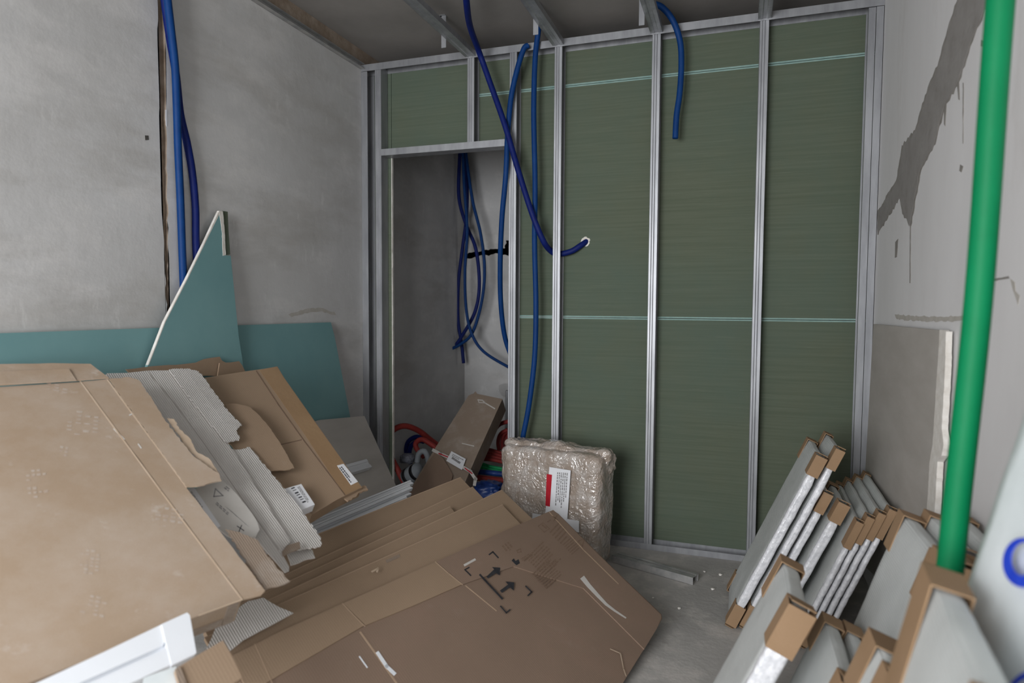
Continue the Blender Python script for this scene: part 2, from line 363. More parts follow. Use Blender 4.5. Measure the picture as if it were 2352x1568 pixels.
walldecal('trim_11', wr, [(2320, 640), (2330, 648), (2332, 668), (2342, 680), (2338, 700), (2326, 665)], M_stain, .001, .004)
walldecal('trim_12', wl, [(662, 722), (690, 712), (730, 706), (768, 716), (772, 724), (735, 715), (700, 719), (670, 728)], M_stain, .0008, .004)
walldecal('trim_13', wl, [(333, 311), (341, 311), (342, 321), (334, 322)], M_dark, .001, .002)
walldecal('trim_14', wl, [(380, 252), (384, 252), (384, 290), (381, 288)], M_paper, .001, .001)
wb = PY(YN)
walldecal('trim_15', wb, [(1066, 585), (1090, 578), (1160, 570), (1162, 552), (1172, 552), (1172, 588), (1150, 582), (1095, 589), (1066, 595)], M_dark, .002, .008)

# ------------------------------------------------------------------ the metal stud partition
pt = thing('stud_partition', 'galvanised stud partition sheathed with green plasterboard across the back of the room', 'partition', (-.7, YP, 0))
YF, DEP = YP, .075                        # faces of the studs, depth of the profile
FL, WB = .039, .0012
def stud(x, z0, z1, rail=False, left=True):
    """a C profile with its grooved flange to the room, x is its middle"""
    bm = bmesh.new(); h = FL/2; g = [(-h, 0), (-.011, 0), (-.0085, .0022), (-.006, 0), (.001, 0), (.0035, .0022), (.006, 0), (h, 0)]
    s = -1 if left else 1
    prof = [(a, b) for a, b in g]
    for (a, b), (c, d) in zip(prof[:-1], prof[1:]):
        v = [bm.verts.new(p) for p in ((x+a, YF+b, z0), (x+c, YF+d, z0), (x+c, YF+d, z1), (x+a, YF+b, z1))]; bm.faces.new(v)
        v = [bm.verts.new(p) for p in ((x+a, YF+b+.001, z0), (x+c, YF+d+.001, z0), (x+c, YF+d+.001, z1), (x+a, YF+b+.001, z1))]; bm.faces.new(v)
    bx(bm, x+s*h-.0008, x+s*h+.0008, YF, YF+DEP, z0, z1)          # web
    bx(bm, x-h, x+h, YF+DEP-.001, YF+DEP, z0, z1)
    bx(bm, x-s*h-.0006, x-s*h+.0006, YF, YF+.007, z0, z1)
    bmesh.ops.remove_doubles(bm, verts=bm.verts, dist=.00005)
    return fin('stud', bm, M_zinc, pt)
stud(-1.989, .02, ZT, left=False)
stud(-1.411, 2.145, ZT)
stud(-1.165, .02, ZT); stud(-.9165, .02, ZT); stud(-.4135, .02, ZT); stud(.087, .02, ZT)
def channel(name, b, open_, parent=pt, mat=M_zinc):
    """U channel: base and two flanges; open_ names the open side"""
    x0, x1, y0, y1, z0, z1 = b; bm = bmesh.new(); t = .0012
    bx(bm, x0, x1, y0, y0+t, z0, z1); bx(bm, x0, x1, y1-t, y1, z0, z1)
    if open_ == 'down': bx(bm, x0, x1, y0+t, y1-t, z1-t, z1)
    if open_ == 'up': bx(bm, x0, x1, y0+t, y1-t, z0, z0+t)
    if open_ == 'right': bx(bm, x0, x0+t, y0+t, y1-t, z0, z1)
    if open_ == 'left': bx(bm, x1-t, x1, y0+t, y1-t, z0, z1)
    return fin(name, bm, mat, parent)
channel('top_track', (XL+.001, XR-.001, YF-.003, YF+DEP+.003, ZT-.018, ZT+.02), 'down')
channel('bottom_track', (-1.165-.02, XR-.03, YF-.003, YF+DEP+.003, .001, .032), 'up')
channel('header_track', (-1.97, -1.184, YF-.003, YF+DEP+.003, 2.118, 2.155), 'up')
channel('wall_channel', (XL+.001, XL+.042, YF-.002, YF+DEP+.002, .001, ZT-.02), 'right')
bm = bmesh.new(); bx(bm, XR-.032, XR-.001, YF-.002, YF, .02, ZT-.02); bx(bm, XR-.0025, XR-.001, YF-.002, YF+DEP, .02, ZT-.02); bx(bm, XR-.062, XR-.034, YF+.001, YF+.003, .02, ZT-.02); bx(bm, XR-.063, XR-.062, YF+.001, YF+.02, .02, ZT-.02); bx(bm, XR-.062, XR-.030, YF+DEP-.002, YF+DEP, .02, ZT-.02)
fin('wall_channel', bm, M_zinc, pt)
YBD = YF+DEP+.004
def gboard(x0, x1, z0, z1):
    return box('green_board', (x0, x1, YBD, YBD+.0125, z0, z1), [M_board], pt)
z12 = on(1500, 730.5, PY(YBD)).z; z24 = on(1500, 176.5, PY(YBD)).z
gboard(-1.178, XR-.002, .012, z12-.0035); gboard(-1.178, XR-.002, z12+.0035, z24-.0035)
gboard(-1.40, XR-.002, z24+.0035, ZT+.01)
gboard(-1.403, -1.182, 2.135, z24-.0035); gboard(-1.945, -1.4035, 2.135, ZT+.01)
gboard(XL+.003, -1.948, .012, ZT+.01)
for z in (z12, z24): 
    x0 = -1.178 if z == z12 else -1.402
    bm = bmesh.new(); bx(bm, x0, XR-.002, YBD-.0004, YBD+.010, z-.0085, z-.002); bx(bm, x0, XR-.002, YBD-.0004, YBD+.010, z+.001, z+.0085)
    o = fin('board_seam', bm, M_seam, pt); o['label'] = 'pale green seam between the boards'
bm = bmesh.new(); rr = random.Random(8); z = .02                  # the cut gypsum edge round the doorway
while z < 2.13:
    h = rr.uniform(.02, .07); bx(bm, -1.948, -1.944+rr.uniform(0, .002), YBD-.002, YBD+.014, z, min(2.13, z+h)); z += h
x = -1.945
while x < -1.184:
    h = rr.uniform(.015, .05); bx(bm, x, min(-1.184, x+h), YBD-.002, YBD+.014, 2.130+rr.uniform(-.002, .001), 2.136); x += h
o = fin('cut_edge', bm, M_gyp, pt); o['label'] = 'rough white gypsum edge of the doorway'
ph = on(1345, 555, PY(YBD))
bm = bmesh.new(); n = 18; ro = [bm.verts.new((ph.x+.024*math.cos(a)*rr.uniform(.85, 1.15), YBD-.001, ph.z+.024*math.sin(a)*rr.uniform(.85, 1.15))) for a in [2*math.pi*k/n for k in range(n)]]
bm.faces.new(ro); o = fin('cable_hole', bm, M_gyp, pt)

# ------------------------------------------------------------------ ceiling rails and hangers
def rail(x, label, y0=YB):
    r = thing('ceiling_rail', label, 'rail', (x, 1, ZT), 'rails of the ceiling frame')
    bm = bmesh.new(); h = .029; zb = ZT-.012
    for a, b, c, d in ((-h, -.012, 0, 0), (-.012, -.007, 0, .003), (-.007, .007, .003, .003), (.007, .012, .003, 0), (.012, h, 0, 0)):
        v = [bm.verts.new(p) for p in ((x+a, y0, zb+c), (x+b, y0, zb+d), (x+b, YF-.006, zb+d), (x+a, YF-.006, zb+c))]; bm.faces.new(v)
    bx(bm, x-h-.0006, x-h+.0006, y0, YF-.006, zb, zb+.027); bx(bm, x+h-.0006, x+h+.0006, y0, YF-.006, zb, zb+.027)
    bx(bm, x-h, x-h+.008, y0, YF-.006, zb+.026, zb+.027); bx(bm, x+h-.008, x+h, y0, YF-.006, zb+.026, zb+.027)
    fin('profile', bm, M_zinc, r); return r
rail(-1.411, 'ceiling rail meeting the track above the doorway, leftmost of the four')
rail(-.9165, 'ceiling rail second from the left, beside the hanging blue conduits')
rail(-.4135, 'ceiling rail third from the left, next to the short dangling conduit')
rail(.087, 'rightmost ceiling rail, above the last full partition stud')
def hanger(px, xr, side, label):
    p = on(px[0], px[1], PZ(ZC)); y = p.y; x = xr+side*.033
    h = thing('ceiling_hanger', label, 'hanger', (x, y, ZC), 'perforated hangers of the ceiling frame')
    bm = bmesh.new(); x += side*.012; bx(bm, x-.013, x+.013, y-.001, y+.001, ZT-.05, ZC); bx(bm, *sorted((x-side*.013, x+side*.055)), y-.013, y+.013, ZC-.0015, ZC)
    fin('strap', bm, M_zinc, h)
    for q in (.015, .042):
        b2 = bmesh.new(); bmesh.ops.create_cone(b2, cap_ends=True, segments=10, radius1=.005, radius2=.005, depth=.004, matrix=Matrix.Translation((x+side*q, y, ZC-.003)))
        fin('screw', b2, M_black, h)
hanger((1030, 34), -1.411, -1, 'bent metal hanger strip beside the leftmost ceiling rail')
hanger((1230, 2), -.9165, -1, 'metal hanger strip beside the second ceiling rail from the left')
hanger((1470, -22), -.4135, -1, 'metal hanger strip beside the third ceiling rail at the top edge')
ch = channel('edge_rail', (XL+.0005, XL+.028, YB, YF-.004, ZT-.006, ZT+.022), 'x', None, M_zincd)
bm = bmesh.new(); y0, y1 = YB, YF-.005
bx(bm, XL+.0005, XL+.0017, y0, y1, ZT-.004, ZT+.024); bx(bm, XL+.0005, XL+.028, y0, y1, ZT-.004, ZT-.0028); bx(bm, XL+.0005, XL+.028, y0, y1, ZT+.0228, ZT+.024)
old = ch; bpy.data.objects.remove(old)
tag(fin('edge_rail', bm, M_zincd), 'thin dusty metal channel along the top of the left wall', 'rail')

# ------------------------------------------------------------------ blue conduits
def cable(pl, px, r, mat, label, group, more=(), off=0):
    return tube('blue_conduit', [on(x, y, pl, off) for x, y in px]+[V(m) for m in more], r, mat, label=label, cat='conduit', group=group)
G1 = 'blue conduits on the left wall'; G2 = 'blue conduits hanging at the partition'; G3 = 'blue conduits in the niche'
cwl = PX(XL+.018)
tube('blue_conduit', [on(x, y, PX(XL+a_)) for x, y, a_ in ((378, -70, .05), (385, 0, .05), (392, 60, .05), (402, 150, .05), (406, 240, .042), (409, 340, .03), (414, 450, .02), (418, 560, .018), (421, 640, .018), (424, 700, .018))], .0145, M_blue, label= 'bright blue conduit on the left wall, left one behind the pointed board', cat='conduit', group=G1)
cable(PX(XL+.0165), [(370, -70), (378, 0), (389, 80), (404, 170), (414, 260), (430, 330), (442, 400), (449, 480), (450, 560), (455, 640)], .0145, M_blue2, 'darker blue conduit on the left wall, bowing right before going behind the pointed board', G1, off=.0)
wp = [on(1068, -60, PY(2.7)), on(1072, 10, PY(2.85)), on(1080, 62, PY(3.05)), on(1100, 118, PY(3.25)), on(1122, 180, PY(3.29)), on(1160, 288, PY(3.30)), on(1190, 390, PY(3.303)), on(1222, 490, PY(3.306)), on(1247, 551, PY(3.33)), on(1264, 575, PY(3.39)), on(1282, 583, PY(3.418)), on(1312, 577, PY(3.42)), on(1336, 562, PY(3.434)), on(1352, 551, PY(3.47))]
tube('blue_conduit', wp, .0155, M_blue2, label='dark blue conduit crossing the doorway corner, ending in a green board hole', cat='conduit', group=G2)
tube('blue_conduit', [on(1214, 104, PY(3.345)), on(1203, 113, PY(3.338)), on(1188, 160, PY(3.338)), on(1174, 225, PY(3.338)), on(1166, 310, PY(3.34)), on(1162, 400, PY(3.345)), on(1153, 500, PY(3.40)), on(1149, 600, PY(3.47)), on(1150, 690, PY(3.54)), on(1158, 765, PY(3.6)), on(1172, 812, PY(3.64)), on(1190, 850, PY(3.7))], .0145, M_blue, label='bright blue conduit looping down along the right side of the doorway', cat='conduit', group=G2)
tube('blue_conduit', [on(1240, 40, PY(3.25)), on(1236, 75, PY(3.33)), on(1229, 140, PY(3.345)), on(1226, 260, PY(3.345)), on(1229, 420, PY(3.345)), on(1228, 560, PY(3.345)), on(1231, 700, PY(3.345)), on(1228, 820, PY(3.345)), on(1215, 930, PY(3.345)), on(1200, 1010, PY(3.345)), on(1194, 1060, PY(3.345))], .0145, M_blue, label='long bright blue conduit hanging down behind the wrapped parcel', cat='conduit', group=G2)
tube('blue_conduit', [on(1500, 8, PY(3.26)), on(1522, 18, PY(3.28)), on(1546, 48, PY(3.31)), on(1562, 95, PY(3.34)), on(1565, 150, PY(3.35)), on(1561, 215, PY(3.355)), on(1554, 265, PY(3.355)), on(1551, 318, PY(3.355))], .0145, M_blue, label='short blue conduit dangling over the green board with an open cut end', cat='conduit', group=G2)
nc = PY(4.72)
cable(nc, [(1060, 290), (1056, 359), (1054, 450), (1069, 511), (1093, 572), (1101, 650), (1093, 710), (1067, 762), (1037, 801), (995, 813)], .014, M_blue2, 'dark conduit in the niche curling left at its lower end', G3)
cable(nc, [(1062, 290), (1067, 359), (1073, 428), (1071, 502), (1061, 580), (1053, 650), (1052, 732), (1060, 788), (1065, 834)], .0135, M_blue2, 'dark conduit in the niche hanging straight down beside the corner', G3, off=.04)
cable(nc, [(1064, 290), (1073, 376), (1086, 463), (1104, 537), (1113, 615), (1107, 689), (1086, 762), (1058, 790), (1024, 806), (998, 816)], .012, M_blue, 'brighter conduit in the niche making the widest loop', G3, off=-.05)
cable(nc, [(1062, 300), (1066, 420), (1073, 528), (1068, 624), (1071, 710), (1084, 767), (1112, 808), (1172, 845), (1200, 858)], .0115, M_blue, 'thin conduit in the niche leading away right behind the stud', G3, off=-.09)

# ------------------------------------------------------------------ boards against the left wall
plD = tilted((XL+.022, 2, 1.165), 0, 81)
big = thing('drywall_sheet', 'long turquoise plasterboard sheet leaning on the left wall behind the cardboard', 'plasterboard', on(700, 742, plD))
sheet('board_face', plD, [(-40, 766), (0, 765), (380, 752), (760, 740), (768, 770), (806, 965), (832, 1090), (600, 1200), (-40, 1200)], .0125, M_dry, big)
plT = tilted((XL+.076, 2, 1.0), 0, 86.6)
tri = thing('drywall_offcut', 'tall pointed turquoise plasterboard offcut standing in front of the long sheet', 'plasterboard', on(520, 490, plT))
sheet('board_face', plT, [(503, 486), (509, 486), (515, 530), (517, 586), (530, 587), (548, 770), (565, 880), (320, 900), (340, 838), (378, 740), (430, 640), (470, 558)], .0125, M_dry, tri)
o = sheet('cut_edge', plT, [(502, 487), (504, 484), (507, 486), (471, 559), (431, 641), (380, 740), (342, 838), (340, 838), (378, 739), (429, 640), (469, 558)], .012, M_gyp, tri, off=.0004); o['label'] = 'white gypsum cut edge'
o = sheet('cut_edge', plT, [(503, 484), (512, 485), (516, 530), (519, 586), (512, 587), (510, 532)], .012, M_gyp, tri, off=.001, jag=.001, step=.01); o['label'] = 'white gypsum cut edge'
o = sheet('paper_flap', plT, [(511, 484), (523, 486), (525, 530), (529, 584), (517, 586), (515, 532)], .003, M_board, tri, off=-.006); o['label'] = 'torn strip of olive back paper'
plE = tilted(on(835, 955, PX(-1.93)), 3, 47)
gb = thing('grey_board_offcut', 'grey plasterboard offcut leaning at the doorway, between the taped box and the stud', 'plasterboard', on(835, 958, plE))
sheet('board_face', plE, [(690, 975), (735, 964), (837, 955), (909, 1114), (985, 1283), (800, 1330), (700, 1200), (650, 1080)], .0125, M_greyboard, gb)
def cprofile(name, A, B, up, wdt, hgt, mat, parent=None):
    """open C profile from A to B, back along up"""
    d = (B-A).normalized(); s = d.cross(up).normalized(); n = s.cross(d)
    M = Matrix(((d.x, s.x, n.x, A.x), (d.y, s.y, n.y, A.y), (d.z, s.z, n.z, A.z), (0, 0, 0, 1))); L = (B-A).length
    bm = bmesh.new(); h = wdt/2; t = .0012
    bx(bm, 0, L, -h, -h*.35, 0, t); bx(bm, 0, L, -h*.35, h*.35, -.003, t-.003); bx(bm, 0, L, h*.35, h, 0, t)
    bx(bm, 0, L, -h, -h+t, -hgt, t); bx(bm, 0, L, h-t, h, -hgt, t); bx(bm, 0, L, -h, -h+.008, -hgt, -hgt+t); bx(bm, 0, L, h-.008, h, -hgt, -hgt+t)
    return fin(name, bm, mat, parent, M)
tag(cprofile('metal_profile', on(770, 1085, plE, .03), on(848, 1063, plE, .03), plE.n, .05, .027, M_zincb), 'short piece of steel channel lying on the grey board offcut', 'profile')

# ------------------------------------------------------------------ the cardboard pile
P0 = on(1520, 1415, PZ(.07)); S = tilted(P0, 20, 30)       # slope the whole pile lies on
wav = lambda a, k=1: (lambda u, v: a*math.sin(2.1*k*u+1)*math.cos(2.7*k*v)+a*.4*noise.noise(V((u*5, v*5, k))))
# --- big flattened box on the left
OA = .245
A = thing('flattened_box', 'largest flattened cardboard box, dusty with footprints, filling the lower left', 'box', on(200, 1200, S, OA))
sheet('main_panel', S, [(-45, 891), (183, 877), (555, 1377), (455, 1414), (-45, 1612)], .072, M_cardA, A, OA)
sheet('side_panel', S, [(187, 876), (247, 870), (427, 1118), (609, 1356), (600, 1366), (559, 1376)], .004, M_cardA, A, OA, jag=.0012, step=.03)
sheet('top_flap', S, [(-45, 836), (0, 834), (120, 833), (208, 835), (250, 867), (184, 873), (-45, 888)], .004, M_cardA, A, OA+.006, bend=wav(.003))
sheet('top_flap', S, [(-45, 857), (60, 850), (158, 846), (176, 872), (-45, 886)], .003, M_cardA, A, OA+.0115, bend=wav(.002, 2))
sheet('side_flap', S, [(249, 869), (298, 866), (318, 872), (352, 920), (368, 945), (378, 962), (398, 990), (440, 1042), (478, 1072), (503, 1086), (509, 1103), (470, 1113), (429, 1118)], .004, M_cardA, A, OA+.001, jag=.0026, step=.008)
sheet('torn_liner', S, [(384, 960), (400, 962), (412, 985), (436, 1006), (455, 1040), (480, 1052), (492, 1070), (505, 1088), (470, 1068), (432, 1030)], .002, M_crease, A, OA-.006, jag=.003, step=.01)
o = sheet('torn_flap', S, [(518, 1214), (556, 1225), (592, 1240), (612, 1272), (632, 1298), (667, 1334), (640, 1345), (609, 1354)], .004, M_cardD, A, OA-.008, jag=.003, step=.007); o['label'] = 'greyish torn inner flap'
for c in (stroke([(184, 875), (370, 1128), (556, 1376)], 3), stroke([(247, 872), (428, 1118)], 2.6), stroke([(556, 1377), (457, 1413)], 3)):
    decal('crease', S, OA+.0003, c, M_crease, A)
def treads(cx, cyy, w, h, ang, rnd, ncol=4, nrow=7):
    out = []; ca, sa = math.cos(ang), math.sin(ang)
    for i in range(nrow):
        for j in range(ncol):
            x = (j-ncol/2+.5)*w/ncol; y = (i-nrow/2+.5)*h/nrow
            if (x/(w*.55))**2+(y/(h*.55))**2 > 1 or rnd.random() < .3: continue
            ww = w/ncol*rnd.uniform(.25, .42); hh = h/nrow*rnd.uniform(.15, .32)
            out.append([(cx+(x+a)*ca-(y+b)*sa, cyy+(x+a)*sa+(y+b)*ca) for a, b in ((-ww, -hh), (ww, -hh), (ww*.8, hh), (-ww*.9, hh))])
    return out
M_dustp = pm('plaster_dust', (.40, .31, .24), (.47, .40, .34), 60, .95)
rd = random.Random(12)
for q in ((190, 972, 80, 60, .1), (145, 1040, 24, 34, .2, 2, 4), (328, 932, 40, 26, .1, 4, 4), (390, 1182, 70, 36, .15, 4, 4), (205, 1290, 50, 60, .1), (130, 890, 60, 20, .2, 3, 3), (215, 1390, 60, 50, .2, 4, 5), (85, 1110, 50, 70, -.1)):
    decal('dust_footprint', S, OA+.0002, treads(*q[:5], rd, *q[5:]), M_dustp, A, .0002)
for q in ([(262, 985), (285, 1008)], [(318, 1020), (324, 1028)], [(298, 953), (312, 946)]): decal('scuff', S, OA+.0003, stroke(q, 3), M_kraft, A, .0003)
# box end: tape and inner frame on the open lower face
lo = [on(p[0], p[1], S, OA) for p in ((552, 1378), (457, 1413))]
d1 = (lo[1]-lo[0]).normalized(); endpl = Plane(lo[0]-S.n*.001, d1, -S.n); endpl = Plane(lo[0], d1, -S.n)
sg = 1 if endpl.n.dot(CAM-lo[0]) > 0 else -1
def endp(u, v, w): return lo[0]+d1*u-S.n*v+endpl.n*sg*w
bm = bmesh.new(); Me = Matrix.Translation(lo[0])
for (u0, u1, v0, v1) in ((.004, .030, .004, .070), (.032, .19, .046, .068)):
    vs = [bm.verts.new(endp(*q)-lo[0]) for q in ((u0, v0, .001), (u1, v0, .001), (u1, v1, .001), (u0, v1, .001), (u0, v0, .003), (u1, v0, .003), (u1, v1, .003), (u0, v1, .003))]
    for q in ((0, 3, 2, 1), (4, 5, 6, 7), (0, 1, 5, 4), (1, 2, 6, 5), (2, 3, 7, 6), (3, 0, 4, 7)): bm.faces.new([vs[i] for i in q])
fin('end_flap', bm, M_cardD, A, Me)
# --- grey fluted sheets
f1 = thing('fluted_sheet', 'wide grey fluted cardboard sheet folded along its length, beside the big dusty box', 'cardboard', on(430, 950, S, .15))
sheet('panel', S, [(245, 857), (290, 856), (335, 851), (393, 850), (452, 920), (523, 1016), (560, 1072), (620, 1168), (668, 1243), (655, 1256), (650, 1275), (664, 1300), (664, 1310), (655, 1314), (590, 1240), (440, 1100), (262, 900), (240, 864)], .004, M_flute, f1, .142, jag=.001, step=.025)
sheet('folded_panel', S, [(388, 850), (430, 846), (452, 848), (466, 858), (482, 882), (508, 916), (524, 940), (540, 955), (557, 972), (546, 980), (544, 990), (550, 1000), (549, 1010), (538, 1013), (519, 1018), (442, 925)], .004, M_flute, f1, .146, jag=.0036, step=.007, bend=lambda u, v: .004-.012*u*u)
decal('crease', S, .1425, stroke([(338, 852), (400, 925), (470, 1020), (560, 1150), (640, 1262)], 1.6), M_creaseg, f1)
decal('dust_footprint', S, .1425, treads(432, 962, 52, 52, .5, rd, 5, 6), M_kraft, f1, .0002)
f2 = thing('fluted_sheet', 'narrow grey fluted strip with a bent foot, right of the wide fluted sheet', 'cardboard', on(640, 1140, S, .12), )
sheet('panel', S, [(527, 1030), (545, 1032), (573, 1026), (590, 1045), (600, 1058), (640, 1106), (690, 1168), (734, 1230), (739, 1245), (736, 1254), (690, 1262), (664, 1258), (640, 1222), (585, 1135)], .004, M_flute, f2, .128, jag=.0034, step=.007)
o = sheet('bent_foot', S, [(650, 1276), (648, 1266), (660, 1252), (688, 1243), (690, 1258)], .003, M_cardD, f2, .15); o['label'] = 'brown folded end'
tag(sheet('cardboard_scrap', S, [(660, 1272), (700, 1258), (718, 1262), (724, 1280), (706, 1283), (690, 1290), (668, 1297)], .004, M_flute, None, .10, jag=.0014, step=.012), 'small pale fluted scrap sticking out under the narrow fluted strip', 'cardboard')
sl = thing('printed_scrap', 'torn pale cardboard scrap printed with a warning triangle, under the dusty box flap', 'cardboard', on(540, 1180, S, .165))
slp = sheet('panel', S, [(440, 1124), (470, 1116), (508, 1102), (530, 1118), (556, 1150), (580, 1180), (590, 1196), (596, 1216), (588, 1231), (570, 1232), (542, 1239), (520, 1228), (500, 1212)], .004, M_kraft, sl, .172, jag=.001, step=.015)
pr = random.Random(5)
decal('print', S, .1724, stroke([(495, 1122), (512, 1138), (491, 1140), (495, 1122)], 2.2)+rows((498, 1152), (28, 26), (-4, 6), 2, pr, dash=.2)+rows((517, 1162), (40, 36), (18, 14), 3, pr, dash=.12)+rows((514, 1120), (10, 8), (8, -5), 2, pr, dash=.5), M_inkg, slp, .0002)
decal('cross_print', S, .1724, stroke([(545, 1208), (560, 1218)], 1.8)+stroke([(555, 1206), (549, 1220)], 1.8), M_ink, slp, .0002)
lb = thing('paper_label', 'white paper slip showing along the edge of the big dusty box', 'paper', on(470, 1170, S, .17))
slq = sheet('slip', S, [(424, 1124), (446, 1119), (507, 1208), (496, 1214)], .0008, M_paper, lb, .178)
decal('print', S, .1782, rows((440, 1128), (34, 48), (-8, 4), 3, pr, dash=.12), M_inkg, slq, .0002)
tag(sheet('curved_scrap', S, [(520, 928), (545, 928), (571, 935), (590, 952), (614, 982), (645, 1026), (676, 1074), (655, 1079), (620, 1080), (560, 1055), (515, 1015)], .004, M_card, None, .108, jag=.0024, step=.008, bend=lambda u, v: .010*math.sin(3*v)), 'brown cardboard scrap with a curved edge lying on the taped box', 'cardboard')
# --- taped box
C = thing('taped_box', 'long flat brown box with tape down its right side and a white label', 'box', on(680, 1010, S, .07))
OC = .075
sheet('body', S, [(440, 872), (560, 853), (610, 846), (637, 841), (652, 866), (735, 984), (800, 1076), (832, 1119), (776, 1146), (716, 1182), (640, 1105), (520, 980)], .045, M_card, C, OC)
sheet('tape', S, [(596, 850), (636, 842), (652, 868), (735, 986), (830, 1119), (792, 1137), (700, 998), (640, 912)], .0006, M_tape, C, OC+.0009)
decal('seam', S, OC+.0003, stroke([(589, 852), (640, 930), (700, 1014), (792, 1136)], 2.4)+stroke([(644, 1021), (692, 1010)], 2.2), M_inkf, C)
clb = decal('label', S, OC+.001, [[(774, 1069), (789, 1065), (822, 1106), (806, 1114)]], M_paper, C)
decal('label_print', S, OC+.0017, rows((785, 1071), (28, 36), (-8, 4), 2, pr, dash=.08), M_ink, clb, .0002)
sheet('torn_end', S, [(786, 1140), (815, 1118), (838, 1114), (846, 1124), (826, 1130), (818, 1140), (800, 1150)], .006, M_card, C, OC-.012, jag=.003, step=.008)
wbx = thing('small_white_box', 'small white carton with a barcode peeping out beside the narrow fluted strip', 'box', on(700, 1150, S, .105))
wcb = sheet('carton', S, [(640, 1126), (692, 1111), (723, 1158), (672, 1180)], .03, M_paper, wbx, .112)
decal('barcode', S, .1123, [[(668+k*4.2, 1121+k*5.2), (679+k*4.2-3, 1118+k*5.2), (679+k*4.2-3+w_, 1118+k*5.2+w_*1.3), (668+k*4.2+w_, 1121+k*5.2+w_*1.3)] for k, w_ in enumerate((1.6, .9, 2.1, 1.2, 1.7, 1, 2.2))], M_ink, wcb, .0002)
decal('print', S, .1123, rows((688, 1116), (28, 42), (-6, 3), 3, pr, dash=.1), M_inkg, wcb, .0002)
# --- boxes behind, against the boards
plB = tilted((XL+.092, 2, 1.04), 0, 80)
tag(sheet('cardboard_strip', plB, [(290, 848), (330, 843), (420, 836), (452, 832), (470, 824), (505, 819), (510, 828), (518, 832), (525, 862), (310, 866)], .006, M_card, None, 0, jag=.0012, step=.03), 'brown cardboard edge behind the grey sheets, in front of the long turquoise sheet', 'cardboard')
tag(sheet('cardboard_strip', plB, [(505, 833), (530, 832), (549, 829), (556, 838), (566, 858), (566, 866), (500, 866)], .006, M_card, None, .012), 'short brown box corner between the pointed board and the taped box', 'cardboard')

# --- front stack of flattened boxes
sg2 = S.a                                                   # along the long edges
def uvof(p): q = p-P0; return q.dot(S.a), q.dot(S.b)
def flat(label, corner, left, off, t, mat, right=None, low_z=.012, name='flattened_box', extra=None, topcut=None):
    """flattened box: upper edge from corner to left, right end from corner down its slope to the floor"""
    r = thing(name, label, 'box', on(*corner, S, off), 'flattened boxes of the front stack')
    c = on(*corner, S, off); l = on(*left, S, off)
    if right: e = on(*right, S, off); dn = (e-c).normalized()
    else: dn = -S.b
    k = (c.z-t*S.n.z-low_z)/(-dn.z)
    ln = c+dn*min(k, .62)
    k2 = (l.z-t*S.n.z-low_z)/S.b.z
    ll = l-S.b*min(k2, .62)
    pts = [c, ln, ll, l]
    if topcut: pts = [c]+[ln, ll]+[l]+[on(*q, S, off) for q in topcut]
    sheet('panel', S, pts, t, mat, r, off, world=True)
    decal('cut_edge', S, off+.0002, ribbon([corner]+([topcut[0]] if topcut else [])+[left], 1.6, 2.4), M_edge, r, .0004)  # pale strip paints a highlight along the upper edge, setting the layers apart
    return r, c, l
flat('hindmost flattened box of the front stack, its corner beside the doorway carton', (1058, 1096), (560, 1296), -.090, .016, M_card, (1090, 1130), topcut=[(850, 1178)])
flat('second hindmost flattened box of the front stack, under the small torn tab', (1086, 1118), (500, 1392), -.070, .014, M_card, (1112, 1146))
r_, c_, l_ = flat('flattened box in the middle of the front stack with a notched short corner', (1034, 1163), (480, 1420), -.052, .012, M_card, (1044, 1176))
flat('thick flattened box of the front stack touching the wrapped parcel', (1153, 1125), (470, 1447), -.030, .018, M_card, (1234, 1202))
r2_, c_, l_ = flat('thinner flattened box just under the printed one', (1154, 1159), (470, 1464), -.017, .010, M_card, (1206, 1214))
decal('dust_mark', S, -.0165, stroke([(890, 1288), (915, 1277)], 7), M_cardD, r2_)
B = thing('flattened_box', 'foremost flattened box with printed arrows and a white scrape, lying across the front', 'box', on(1150, 1400, S), 'flattened boxes of the front stack')
sheet('panel', S, [(1270, 1171), (1283, 1180), (1400, 1296), (1519, 1410), (1521, 1420), (1508, 1444), (1432, 1566), (1370, 1680), (640, 1720), (520, 1510), (650, 1450), (1000, 1293)], .012, M_cardR, B, -.0045)
sheet('top_flap', S, [(1000, 1293), (1062, 1264), (1160, 1219), (1213, 1283), (1275, 1345), (1180, 1300), (1064, 1338)], .003, M_card, B, 0) if False else None
sheet('upper_flap', S, [(528, 1507), (588, 1478), (645, 1449), (785, 1386), (836, 1436), (760, 1480), (610, 1568), (560, 1568)], .004, M_card, B, 0)
sheet('upper_flap', S, [(788, 1385), (840, 1362), (1000, 1290), (1060, 1342), (950, 1390), (840, 1435)], .004, M_card, B, 0)
sheet('upper_flap', S, [(946, 1284), (960, 1305), (1063, 1340)], .004, M_card, B, 0) if False else None
upf = sheet('upper_flap', S, [(1003, 1289), (1162, 1217), (1262, 1174), (1271, 1171), (1284, 1182), (1400, 1298), (1518, 1411), (1519, 1420), (1507, 1446), (1480, 1490), (1340, 1350), (1180, 1300), (1064, 1341)], .004, M_cardR, B, 0)
for q in ([(786, 1385), (812, 1412), (838, 1438)], [(1000, 1290), (1030, 1316), (1062, 1342)], [(585, 1478), (625, 1568)], [(1262, 1176), (1340, 1262), (1420, 1340)]): decal('crease', S, .0002, stroke(q, 2), M_edge, B, .0004)
for q, w_ in (([(828, 1452), (868, 1508), (912, 1570)], 5), ([(1070, 1345), (1140, 1402)], 2.5)): decal('crease', S, -.0043, stroke(q, w_*.8), M_edge, B, .0006)
